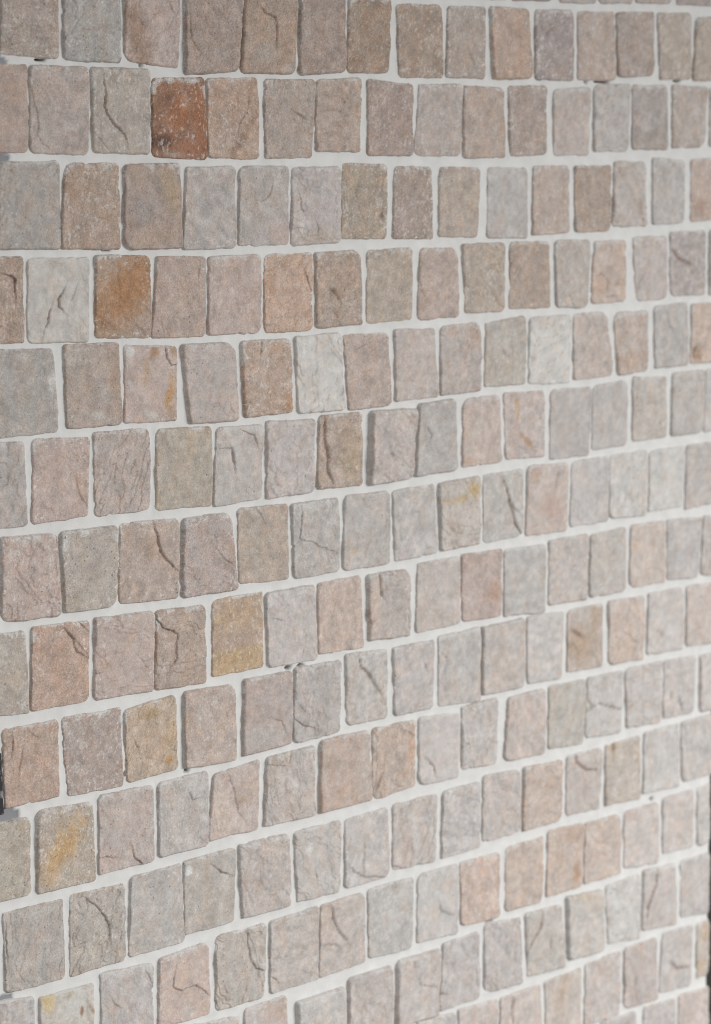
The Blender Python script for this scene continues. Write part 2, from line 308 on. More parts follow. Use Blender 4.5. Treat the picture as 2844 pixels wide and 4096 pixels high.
    (15,[1166.4,186.8,1262.1,187.3,1262.1,59.6,1166.4,61.3],4.5,[159,153,148]),
    (15,[1057.0,188.1,1155.4,183.7,1155.4,60.5,1057.0,59.8],4.5,[154,137,124]),
    (15,[951.1,188.5,1046.0,185.1,1046.0,58.2,951.1,62.1],4.5,[170,164,160]),
    (15,[844.2,186.9,940.1,184.6,940.1,63.6,844.2,61.2],4.5,[174,159,151]),
    (15,[741.5,186.2,833.2,184.4,833.2,62.4,741.5,61.0],4.5,[170,164,160]),
    (15,[631.2,188.1,730.5,185.6,730.5,60.2,631.2,58.7],4.5,[165,157,151]),
    (15,[523.0,183.4,620.2,186.9,620.2,58.4,523.0,58.6],4.5,[154,137,124]),
    (15,[420.6,188.1,512.0,185.8,512.0,59.8,420.6,62.7],4.5,[165,157,151]),
    (15,[314.1,185.2,409.6,188.0,409.6,63.6,314.1,60.5],4.5,[174,159,151]),
    (15,[204.6,183.4,303.1,188.3,303.1,60.8,204.6,59.2],4.5,[163,146,134]),
    (15,[100.6,184.3,193.6,184.9,193.6,61.6,100.6,60.0],4.5,[163,146,134]),
    (15,[-3.7,187.2,89.6,185.0,89.6,59.7,-3.7,61.7],4.5,[177,153,138]),
]
CRACKS = [
    (23,0.9,1.6,[190.0,1867.0,192.1,1848.9,190.3,1831.9,197.9,1814.9,207.1,1806.4,224.5,1794.6,227.5,1784.9]),
    (22,0.45,1.2,[71.1,1844.9,76.6,1818.0,78.8,1807.6,77.0,1792.9,83.0,1782.5,97.0,1774.1]),
    (23,0.4,1.1,[176.1,1791.2,186.1,1782.7,194.0,1775.2]),
    (9,0.6,1.2,[343.7,1954.3,344.6,1928.2,355.8,1916.5]),
    (8,0.6,1.2,[311.0,1974.8,315.8,1965.3]),
    (8,0.35,1.5,[241.3,1965.4,265.4,1940.7,281.2,1960.6,288.2,1962.0]),
    (25,0.5,1.3,[453.9,1844.3,450.5,1826.2,435.2,1810.3,433.4,1796.7]),
    (10,0.9,1.5,[478.6,1976.3,486.0,1969.9,504.3,1966.1,508.5,1941.5,508.3,1931.3]),
    (26,1.0,2.2,[547.7,1827.3,560.2,1821.7]),
    (27,0.4,1.3,[605.4,1832.6,631.3,1832.9,657.3,1821.4]),
    (27,0.35,1.2,[588.9,1795.2,611.4,1797.6]),
    (29,0.35,1.2,[870.5,1865.2,863.4,1838.1]),
    (41,0.5,1.2,[497.4,1723.6,495.6,1709.8,481.6,1698.5,466.2,1699.9]),
    (42,0.6,1.2,[552.1,1702.1,555.0,1685.7,559.7,1679.7]),
    (42,0.6,1.2,[585.0,1661.6,586.5,1650.9]),
    (42,0.6,1.2,[538.7,1655.6,554.6,1656.4]),
    (28,0.4,1.3,[758.9,1870.4,772.6,1863.5]),
    (16,0.6,1.4,[1118.5,1971.6,1105.0,1963.5,1101.3,1948.2]),
    (14,0.4,1.4,[922.7,1925.3,935.4,1903.4]),
    (53,1.0,1.6,[113.0,1582.1,104.7,1570.6,104.4,1559.9,110.8,1554.2]),
    (53,0.9,1.4,[92.5,1558.3,86.8,1545.7,80.6,1531.0]),
    (53,0.4,1.1,[135.7,1584.4,127.2,1569.6]),
    (52,1.0,2.0,[14.3,1608.4,26.8,1604.8,32.9,1599.3,32.8,1582.4]),
    (55,0.35,1.2,[356.0,1611.3,353.9,1584.2]),
    (55,0.4,1.1,[283.2,1531.1,287.1,1515.2]),
    (70,0.9,2.0,[291.1,1490.1,292.2,1476.5,302.0,1465.7,312.1,1466.2]),
    (87,0.6,1.6,[388.2,1335.8,410.9,1336.0,413.6,1319.3,416.3,1302.6]),
    (87,0.6,1.6,[434.7,1359.7,453.0,1351.1,460.5,1336.2]),
    (87,0.6,2.4,[411.2,1331.3,415.4,1312.1]),
    (57,0.9,1.5,[563.2,1584.0,567.8,1571.9]),
    (58,0.9,2.4,[611.8,1563.0,621.6,1556.6,629.7,1546.6]),
    (58,0.6,1.6,[621.2,1525.4,626.1,1517.9]),
    (60,0.5,1.3,[807.3,1563.4,819.6,1540.4]),
    (72,0.7,1.5,[470.1,1489.9,466.7,1472.6]),
    (74,0.7,1.6,[671.3,1466.8,688.2,1471.9]),
    (89,1.0,2.8,[598.1,1360.1,599.4,1328.4,605.7,1303.4,603.8,1284.0,615.1,1260.7]),
    (90,0.7,1.8,[735.9,1297.9,742.8,1291.0]),
    (91,0.6,1.6,[817.1,1331.9,831.4,1317.9,827.8,1310.6]),
    (64,0.6,2.0,[1234.0,1556.6,1252.6,1561.3,1267.4,1549.9,1270.0,1521.4]),
    (64,0.4,1.6,[1269.6,1541.7,1316.1,1539.8]),
    (64,0.6,1.6,[1265.8,1521.5,1291.0,1520.4]),
    (66,1.0,3.0,[1443.6,1598.6,1464.1,1579.8,1500.4,1568.7]),
    (66,0.6,1.8,[1500.7,1557.5,1507.8,1548.8]),
    (65,0.4,1.8,[1371.1,1559.6,1354.2,1541.0,1348.3,1516.5]),
    (77,0.5,1.8,[998.5,1446.8,1010.0,1437.0]),
    (81,0.5,1.8,[1433.8,1484.6,1438.8,1462.0,1447.9,1454.4]),
    (81,0.35,1.8,[1397.7,1422.3,1426.4,1423.4,1439.5,1433.8]),
    (82,1.0,2.8,[1518.0,1420.6,1509.3,1406.9,1514.1,1398.0]),
    (63,0.4,1.6,[1166.4,1530.0,1178.8,1508.1]),
    (101,1.0,2.4,[262.7,1238.4,267.9,1217.1,273.1,1195.7,283.0,1182.8,297.2,1170.5]),
    (102,0.5,1.3,[376.7,1187.8,390.0,1171.9,405.0,1160.5]),
    (85,0.35,1.2,[159.9,1319.8,179.2,1320.1]),
    (84,0.4,1.3,[127.6,1318.6,129.5,1296.2,141.3,1281.6]),
    (115,0.9,1.5,[103.4,1102.8,113.9,1089.9,118.7,1071.0,132.1,1063.2]),
    (115,0.5,1.2,[113.9,1092.1,129.7,1073.8]),
    (115,0.6,1.3,[125.4,1110.8,134.8,1102.6]),
    (117,1.0,1.7,[263.0,1096.1,271.4,1084.3,291.6,1075.4,303.2,1067.8,299.9,1054.2,297.9,1033.3,291.9,1026.0]),
    (116,0.7,1.3,[150.4,1034.3,162.9,1034.6]),
    (116,0.4,1.2,[158.1,1060.6,168.9,1048.5]),
    (116,0.4,1.2,[228.2,1047.1,236.5,1036.5]),
    (99,0.4,1.2,[62.1,1191.5,71.4,1190.3]),
    (104,0.6,1.3,[548.0,1224.9,547.8,1212.8,544.1,1181.5,566.8,1175.0,589.6,1163.6,612.7,1154.5]),
    (103,0.35,1.4,[458.1,1239.6,473.3,1216.3]),
    (106,0.35,1.4,[787.0,1195.3,804.9,1194.5]),
    (107,0.4,1.6,[873.9,1159.8,883.1,1153.5]),
    (121,0.9,2.0,[712.9,1105.4,716.2,1087.1,716.1,1071.9,723.0,1063.2]),
    (119,0.5,1.5,[492.5,1063.7,503.7,1060.8]),
    (119,0.6,1.5,[548.0,993.5,549.9,1013.1]),
    (136,0.9,1.8,[667.9,971.6,671.2,958.3,690.1,946.2,697.0,933.5]),
    (138,0.5,1.6,[862.6,948.2,870.0,941.7]),
    (137,0.5,1.6,[816.5,942.4,820.2,933.9]),
    (136,0.6,1.6,[691.8,937.9,705.6,920.1,717.7,905.1]),
    (108,1.0,2.2,[1006.6,1224.9,1016.4,1201.3,1020.4,1184.9,1030.2,1167.7,1032.3,1151.4,1046.1,1133.7]),
    (108,0.8,1.8,[1020.4,1184.9,1040.0,1169.3]),
    (109,0.4,1.8,[1143.5,1228.7,1137.8,1202.1]),
    (109,0.5,1.8,[1126.3,1143.4,1122.4,1132.9]),
    (141,0.9,2.4,[1183.0,942.2,1208.2,927.1]),
    (141,0.6,2.0,[1183.3,919.7,1196.0,903.6]),
    (142,0.5,1.8,[1318.6,918.9,1342.9,909.5,1349.7,898.4,1363.1,893.4]),
    (143,0.35,1.8,[1411.7,907.8,1439.2,893.4]),
    (130,0.7,1.4,[5.9,962.7,4.0,947.4]),
    (130,0.6,1.3,[21.0,944.2,16.4,927.0,14.5,911.6]),
    (130,0.4,1.2,[37.7,968.0,50.6,956.6]),
    (132,0.6,1.2,[218.3,923.0,223.7,910.2]),
    (147,0.9,1.6,[210.6,760.3,214.6,746.3,225.9,735.3]),
    (147,0.8,1.6,[155.0,760.9,173.3,756.8]),
    (148,0.6,1.6,[318.4,824.8,325.7,811.2,333.2,812.1]),
    (149,0.45,1.6,[394.9,836.3,406.7,804.4,412.4,776.1,421.6,764.2]),
    (164,0.9,1.5,[367.6,696.8,376.7,687.3,392.2,680.7]),
    (162,1.0,1.6,[129.7,701.5,143.4,688.8,155.6,671.6,163.7,657.7,164.5,638.4]),
    (134,0.6,1.4,[489.7,906.6,500.8,900.9,507.1,888.5]),
    (135,0.5,1.3,[541.5,919.2,548.0,913.0]),
    (135,0.9,1.5,[531.4,898.5,547.6,885.5,562.4,880.3]),
    (150,0.6,1.5,[522.3,846.7,517.3,835.1]),
    (150,0.4,1.4,[472.1,837.6,505.8,831.0]),
    (152,0.6,1.4,[719.5,777.0,708.8,758.2,705.2,748.4]),
    (152,0.6,1.6,[775.1,834.7,791.3,825.1]),
    (153,0.8,1.6,[821.8,778.3,834.7,765.1,840.2,749.2]),
    (167,0.6,1.6,[677.7,666.6,675.7,634.2,675.5,619.8]),
    (167,0.6,1.6,[647.8,632.7,656.4,622.9,680.7,609.3,723.1,599.5]),
    (168,0.4,1.8,[785.1,649.4,788.7,624.5,781.3,604.7]),
    (168,0.5,1.6,[743.4,612.0,763.2,606.1]),
    (166,0.6,1.3,[571.4,639.8,573.0,631.7]),
    (157,0.8,2.2,[1223.2,838.1,1227.9,806.0,1238.7,798.4]),
    (157,0.8,2.2,[1224.0,788.1,1255.7,798.3,1281.7,788.0,1312.3,778.2]),
    (159,0.7,2.2,[1460.5,786.2,1463.3,767.9]),
    (159,0.9,2.2,[1484.0,770.3,1498.7,740.8]),
    (172,1.0,2.4,[1196.4,711.6,1198.7,699.7,1224.3,681.8,1250.1,676.7]),
    (173,0.6,2.2,[1296.1,718.8,1298.6,700.9]),
    (202,1.0,2.4,[1425.4,452.2,1421.6,419.8,1401.8,385.2,1397.7,361.9]),
    (188,0.3,1.8,[1238.3,558.8,1255.8,540.3,1290.8,531.2]),
    (188,0.3,1.8,[1247.4,527.6,1291.2,506.0]),
    (178,0.6,1.3,[167.1,539.4,171.2,531.0,179.7,526.7]),
    (179,0.8,1.4,[285.0,554.0,279.9,530.7,296.2,518.8,308.4,521.7,325.2,521.0,344.8,503.2]),
    (178,0.5,1.2,[231.7,565.6,237.3,551.9]),
    (161,0.7,1.2,[-14.6,695.2,-14.8,653.9]),
    (180,1.0,1.7,[428.8,579.2,430.0,556.2,435.9,531.8,445.2,515.3,458.1,510.7]),
    (182,0.9,1.6,[604.1,577.4,607.3,558.3,620.8,531.4,637.8,511.3]),
    (182,0.6,1.5,[589.8,518.2,610.3,514.3,623.9,502.9]),
    (184,0.6,1.6,[850.8,525.7,854.6,509.8,877.2,498.7]),
    (196,0.5,1.6,[785.2,439.9,787.0,428.6]),
    (196,0.5,1.6,[796.2,408.4,799.8,395.1,837.1,382.3]),
    (197,0.8,1.8,[853.4,363.5,864.7,360.4]),
    (181,0.6,1.4,[476.4,493.3,487.7,485.1]),
    (199,0.9,2.2,[1109.6,440.4,1107.7,417.8,1085.3,397.5,1073.1,386.2]),
    (199,0.4,2.0,[1132.9,388.3,1131.1,362.6]),
    (210,0.9,3.0,[1474.3,258.4,1493.6,240.9,1527.0,235.3]),
    (206,0.7,2.2,[1034.0,310.1,1032.1,281.8,1036.3,260.5]),
    (209,0.4,2.0,[1368.2,255.6,1373.8,208.3]),
]
PATCHES = [
    (8,[251.3,1929.5,18.8,4.5,17.2,-53.5],[146,122,106],0.9),
    (8,[301.1,1916.0,17.0,0.5,-1.1,-43.5],[178,164,158],0.7),
    (24,[292.4,1785.1,20.9,-2.8,-2.7,-10.8],[78,60,54],0.85),
    (24,[317.5,1766.4,22.9,-1.6,-0.7,-4.8],[168,164,156],0.9),
    (24,[360.5,1816.4,14.5,1.7,8.9,-55.1],[152,104,78],0.75),
    (24,[305.3,1846.5,17.1,0.3,-0.3,-10.9],[96,78,68],0.5),
    (24,[318.8,1820.4,11.4,0.1,-0.2,-8.8],[104,82,70],0.5),
    (24,[337.8,1771.9,26.1,-0.0,-0.3,-13.3],[152,104,80],0.6),
    (24,[317.2,1870.8,43.1,0.9,-0.1,-4.8],[172,166,160],0.7),
    (24,[285.4,1841.8,12.7,0.2,-0.6,-24.0],[133,105,88],0.63),
    (24,[319.8,1859.9,18.7,-4.9,-6.1,-12.4],[160,122,98],0.6),
    (24,[335.1,1842.6,6.8,2.0,6.5,-14.4],[186,176,168],0.7),
    (24,[324.7,1824.8,18.8,-5.1,-14.4,-29.0],[166,112,82],0.65),
    (39,[302.3,1716.8,15.4,2.3,8.6,-34.8],[166,146,122],0.9),
    (39,[263.8,1651.3,39.4,3.3,2.5,-16.5],[170,150,134],0.8),
    (39,[259.3,1691.0,31.0,-0.6,-0.6,-22.0],[150,144,142],0.7),
    (25,[455.1,1853.4,18.2,0.3,-0.7,-36.1],[171,146,128],0.45),
    (25,[440.8,1790.0,7.9,-3.2,-24.6,-33.9],[137,113,98],0.63),
    (25,[460.2,1862.5,12.1,0.2,-0.2,-13.5],[162,131,111],0.54),
    (41,[510.2,1651.7,25.1,-0.6,-0.3,-16.3],[178,160,152],0.9),
    (42,[586.4,1641.5,45.3,1.7,1.0,-9.4],[168,152,136],0.7),
    (10,[479.0,1911.2,18.3,0.5,-0.2,-13.5],[168,160,152],0.8),
    (10,[529.3,1891.0,15.6,0.4,-0.1,-5.7],[176,170,164],0.8),
    (44,[768.4,1672.0,12.1,-0.2,-0.1,-29.3],[176,160,154],0.8),
    (43,[723.8,1670.5,4.8,-0.1,-0.0,-7.3],[84,70,62],0.7),
    (15,[1036.9,1930.9,22.5,-2.0,-9.6,-37.4],[179,153,135],0.45),
    (34,[1365.6,1814.7,17.2,0.1,0.2,-10.8],[178,172,168],0.8),
    (34,[1380.3,1831.0,23.5,-12.0,-3.8,-2.9],[178,170,166],0.8),
    (32,[1143.6,1818.3,23.8,0.2,0.5,-38.9],[180,168,160],0.5),
    (51,[1524.3,1671.0,27.4,-0.5,0.5,-16.8],[163,135,122],0.63),
    (54,[222.7,1576.3,51.3,48.6,32.4,-21.9],[156,114,80],0.9),
    (54,[174.8,1534.6,10.9,-0.6,-0.6,-19.7],[143,106,77],0.54),
    (70,[296.6,1424.1,8.0,-1.5,-5.5,-26.6],[176,130,81],0.77),
    (70,[271.0,1486.9,8.5,-0.5,-0.3,-10.1],[156,118,84],0.72),
    (70,[305.4,1487.0,8.7,-0.5,-0.3,-10.2],[154,124,98],0.63),
    (70,[254.7,1461.0,6.2,-0.9,-3.1,-22.2],[172,144,114],0.63),
    (70,[300.3,1397.6,7.2,-0.6,-0.3,-11.4],[145,119,101],0.63),
    (68,[90.6,1457.0,7.9,-0.6,-0.5,-15.2],[196,194,190],0.8),
    (69,[129.4,1487.0,17.5,-6.4,-7.8,-15.9],[178,172,164],0.7),
    (69,[184.7,1432.6,16.5,-1.2,-0.4,-13.3],[176,170,164],0.6),
    (69,[170.1,1402.7,23.0,-8.8,-3.0,-6.0],[186,182,176],0.8),
    (70,[262.9,1396.1,11.4,-0.9,-0.1,-5.0],[196,194,190],0.9),
    (70,[225.9,1488.6,7.3,-0.5,-0.2,-7.6],[200,200,196],1.0),
    (69,[199.1,1453.7,13.8,-1.0,-1.4,-48.9],[162,138,120],0.6),
    (72,[521.8,1395.4,9.5,-0.7,-0.3,-16.7],[156,119,91],0.63),
    (72,[436.3,1409.1,7.7,-0.6,-0.5,-25.7],[145,120,102],0.45),
    (72,[466.2,1444.4,12.4,-0.9,-1.1,-61.1],[182,170,162],0.5),
    (89,[652.2,1298.9,20.2,-1.9,-0.3,-34.6],[165,147,119],0.54),
    (76,[882.8,1481.8,14.6,-0.8,0.0,-6.3],[175,151,136],0.54),
    (76,[934.9,1473.8,11.9,-0.7,0.1,-20.5],[168,146,130],0.72),
    (64,[1298.2,1589.4,21.2,-0.7,0.6,-29.9],[175,151,134],0.45),
    (64,[1244.7,1537.3,18.7,-0.8,0.3,-18.9],[179,151,133],0.63),
    (82,[1523.0,1406.0,13.8,-0.9,0.4,-14.3],[134,105,83],0.72),
    (93,[1038.6,1346.9,5.4,-0.0,4.7,-29.3],[175,144,108],0.72),
    (93,[1062.5,1286.5,6.6,3.2,17.9,-16.0],[153,120,94],0.81),
    (92,[917.1,1265.8,18.7,-1.8,0.0,-7.8],[166,137,117],0.54),
    (80,[1335.2,1404.0,51.3,2.5,4.8,-16.7],[178,152,134],0.6),
    (84,[135.2,1302.3,9.0,1.7,10.3,-26.3],[182,158,142],0.7),
    (102,[405.5,1181.9,11.9,1.0,7.5,-24.0],[168,146,130],0.7),
    (118,[417.8,1010.3,67.7,0.4,6.0,-24.7],[172,147,113],0.81),
    (118,[412.2,1042.6,55.0,0.7,2.7,-11.0],[160,142,132],0.9),
    (118,[413.0,1079.9,60.4,3.8,3.8,-12.2],[169,146,121],0.72),
    (114,[14.3,1054.2,15.6,-2.6,-1.0,-26.5],[176,160,142],0.5),
    (121,[698.6,1043.8,17.3,-3.2,-4.4,-55.4],[182,164,152],0.9),
    (121,[751.0,1046.5,28.4,-4.1,-0.3,-51.5],[160,154,148],0.7),
    (107,[881.2,1204.5,40.6,-1.4,0.7,-4.7],[183,161,130],0.72),
    (105,[661.0,1147.0,6.1,-0.8,-0.0,-4.0],[182,159,119],0.81),
    (104,[570.8,1229.7,16.4,-1.8,-0.1,-7.3],[190,190,188],0.7),
    (119,[529.0,1028.7,13.0,-2.0,-0.5,-34.6],[180,166,158],0.4),
    (107,[930.1,1217.5,11.9,2.6,8.8,-14.0],[178,149,99],0.85),
    (107,[905.9,1207.0,14.7,0.2,1.8,-7.4],[182,159,123],0.81),
    (109,[1079.5,1228.3,15.7,-3.5,-3.7,-14.2],[171,144,125],0.72),
    (109,[1130.1,1164.8,32.6,-3.6,0.3,-24.6],[172,144,130],0.6),
    (123,[982.0,1039.8,19.0,-5.0,-5.3,-20.4],[160,129,113],0.63),
    (141,[1216.1,962.5,33.9,-4.9,0.2,-14.1],[180,174,168],0.8),
    (141,[1245.7,958.2,14.9,-2.2,0.5,-31.2],[161,138,117],0.63),
    (141,[1204.2,913.6,33.8,-5.2,0.4,-31.1],[162,136,113],0.63),
    (142,[1323.6,886.5,35.3,-5.5,0.3,-17.3],[179,156,138],0.45),
    (133,[365.4,873.1,15.6,-0.4,2.4,-10.5],[188,170,156],0.95),
    (132,[281.3,882.6,8.2,-1.6,-0.2,-8.3],[170,127,77],0.72),
    (132,[248.2,958.7,16.5,1.9,3.3,-8.3],[158,133,99],0.72),
    (132,[285.1,915.3,11.6,-3.8,-6.8,-26.9],[170,148,118],0.54),
    (131,[110.0,950.1,19.1,-3.5,-0.8,-25.1],[172,162,156],0.6),
    (131,[116.6,900.5,16.5,-3.2,-0.4,-13.8],[174,166,160],0.6),
    (146,[83.4,790.3,33.2,36.0,17.0,-13.0],[184,146,98],0.8),
    (146,[60.3,749.3,14.8,-3.5,-0.5,-13.8],[176,150,118],0.54),
    (146,[66.3,847.0,21.0,0.3,2.5,-9.4],[172,164,156],0.7),
    (146,[109.6,751.9,19.3,-4.4,-0.4,-13.9],[172,160,146],0.6),
    (149,[378.3,780.8,23.0,-2.3,7.6,-50.4],[190,174,162],0.9),
    (149,[433.5,813.8,22.1,-4.4,-0.4,-19.7],[170,148,132],0.54),
    (164,[314.3,704.1,7.2,-1.7,-0.2,-7.8],[206,206,204],1.0),
    (148,[330.6,827.2,16.9,-8.4,-6.5,-12.3],[186,182,178],0.7),
    (145,[-7.1,760.0,21.0,-4.9,-0.5,-13.6],[170,166,156],0.6),
    (147,[167.5,754.5,25.5,-5.8,-0.5,-16.4],[172,150,138],0.6),
    (134,[463.7,882.9,37.8,-1.8,4.1,-20.3],[170,165,160],0.9),
    (149,[417.8,792.2,12.5,-2.6,-0.2,-9.9],[159,134,116],0.63),
    (152,[787.6,800.7,12.7,-2.4,-0.1,-31.8],[180,150,128],0.72),
    (151,[675.8,791.6,13.9,-2.7,-0.4,-46.7],[178,170,162],0.8),
    (166,[558.6,685.2,8.6,-5.8,-6.8,-7.4],[200,198,194],0.8),
    (167,[651.1,611.0,7.6,-1.8,-0.1,-10.5],[196,196,198],0.7),
    (168,[774.2,641.1,14.5,-3.2,-0.2,-40.2],[176,160,150],0.6),
    (150,[489.8,840.4,28.2,0.4,2.4,-7.7],[160,146,132],0.7),
    (187,[1201.9,493.9,12.6,-4.4,-4.2,-16.2],[162,130,106],0.72),
    (173,[1296.2,710.0,7.9,-1.5,0.3,-17.5],[155,132,104],0.72),
    (189,[1347.8,570.5,27.0,-5.7,0.2,-11.9],[172,152,142],0.6),
    (187,[1183.9,570.5,41.0,-1.4,6.8,-18.2],[167,144,128],0.54),
    (177,[99.2,553.4,26.3,0.9,8.3,-23.6],[192,190,184],0.95),
    (177,[51.6,571.2,12.2,-3.3,-0.7,-21.0],[189,164,115],0.85),
    (177,[85.9,571.3,10.4,0.4,1.7,-4.9],[145,127,94],0.72),
    (177,[111.4,540.5,3.3,-0.9,-0.3,-8.0],[115,79,58],0.81),
    (177,[126.9,541.0,3.0,0.6,6.7,-12.2],[143,111,86],0.63),
    (179,[307.6,485.9,9.1,-2.5,-0.4,-14.9],[178,172,166],0.9),
    (161,[49.9,706.9,26.4,-0.8,1.6,-6.7],[186,182,178],0.8),
    (193,[488.6,435.8,29.6,-8.2,-0.4,-23.2],[178,156,140],0.7),
    (193,[439.9,439.1,4.4,-0.3,4.7,-16.2],[192,190,188],0.8),
    (195,[690.6,431.7,50.1,-13.4,-0.2,-21.4],[164,156,152],0.7),
    (182,[590.5,572.9,17.0,-4.1,-0.6,-52.1],[182,162,148],0.6),
    (207,[1164.3,280.5,12.6,-5.0,-11.9,-46.0],[172,152,134],0.72),
    (200,[1221.2,446.7,30.3,-7.2,0.1,-8.8],[174,156,131],0.72),
    (211,[1578.8,287.6,14.7,-3.7,0.6,-19.0],[180,156,130],0.72),
    (211,[1565.9,231.2,10.7,-6.7,-9.4,-8.4],[174,148,122],0.72),
]
HOLES = [
    [1250.6,1888.5,20.6,2.4],
    [1209.9,1886.9,4.0,2.1],
    [1454.6,1893.2,9.7,1.1],
    [521.4,982.6,5.8,2.5],
    [545.8,980.6,8.2,1.2],
    [316.5,858.4,4.8,1.4],
    [200.7,876.0,2.6,3.7],
    [976.1,460.0,9.5,2.5],
    [1413.4,588.8,4.1,2.7],
    [88.1,1893.5,7.7,0.6],
    [258.6,1890.1,3.3,0.6],
    [190.9,1636.2,8.2,0.9],
]
GREY = [
    [22.2,1889.3,12.5,5.7],
    [17.4,1762.8,18.1,5.8],
    [-3.8,854.9,19.6,13.5],
    [-21.5,592.5,15.7,8.0],
    [22.8,1938.2,3.5,48.7],
]


ALBEDO = 0.90
STONE_GAIN = 1.3


def lin(c):
    c = np.asarray(c, float) / 255.0
    return np.where(c <= 0.04045, c / 12.92, ((c + 0.055) / 1.055) ** 2.4)


# ------------------------------------------------------------------ noise
PERM = np.random.RandomState(7).permutation(4096)
GRAD = np.random.RandomState(8).uniform(0, 2 * np.pi, 4096)
GX, GY = np.cos(GRAD), np.sin(GRAD)


def noise(x, y, seed=0):
    x = np.asarray(x, float) + seed * 17.31
    y = np.asarray(y, float) + seed * 9.77
    xi, yi = np.floor(x).astype(int), np.floor(y).astype(int)
    xf, yf = x - xi, y - yi
    u = xf * xf * xf * (xf * (xf * 6 - 15) + 10)
    v = yf * yf * yf * (yf * (yf * 6 - 15) + 10)

    def g(ix, iy, dx, dy):
        h = PERM[(PERM[(ix + seed * 131) & 4095] + iy) & 4095]
        return GX[h] * dx + GY[h] * dy
    a = g(xi, yi, xf, yf)
    b = g(xi + 1, yi, xf - 1, yf)
    c = g(xi, yi + 1, xf, yf - 1)
    d = g(xi + 1, yi + 1, xf - 1, yf - 1)
    return (a + u * (b - a) + v * (c - a) + u * v * (a - b - c + d)) * 1.5


def fbm(x, y, seed=0, octaves=4, gain=0.5):
    s, a, k = 0.0, 1.0, 1.0
    for o in range(octaves):
        s = s + a * noise(x * k, y * k, seed + o * 3)
        a *= gain
        k *= 2.03
    return s


def smooth(a, b, x):
    t = np.clip((x - a) / (b - a), 0, 1)
    return t * t * (3 - 2 * t)


# ------------------------------------------------------------------ materials
def new_mat(name):
    mt = bpy.data.materials.new(name)
    mt.use_nodes = True
    nt = mt.node_tree
    return mt, nt, nt.nodes, nt.links, nt.nodes['Principled BSDF']


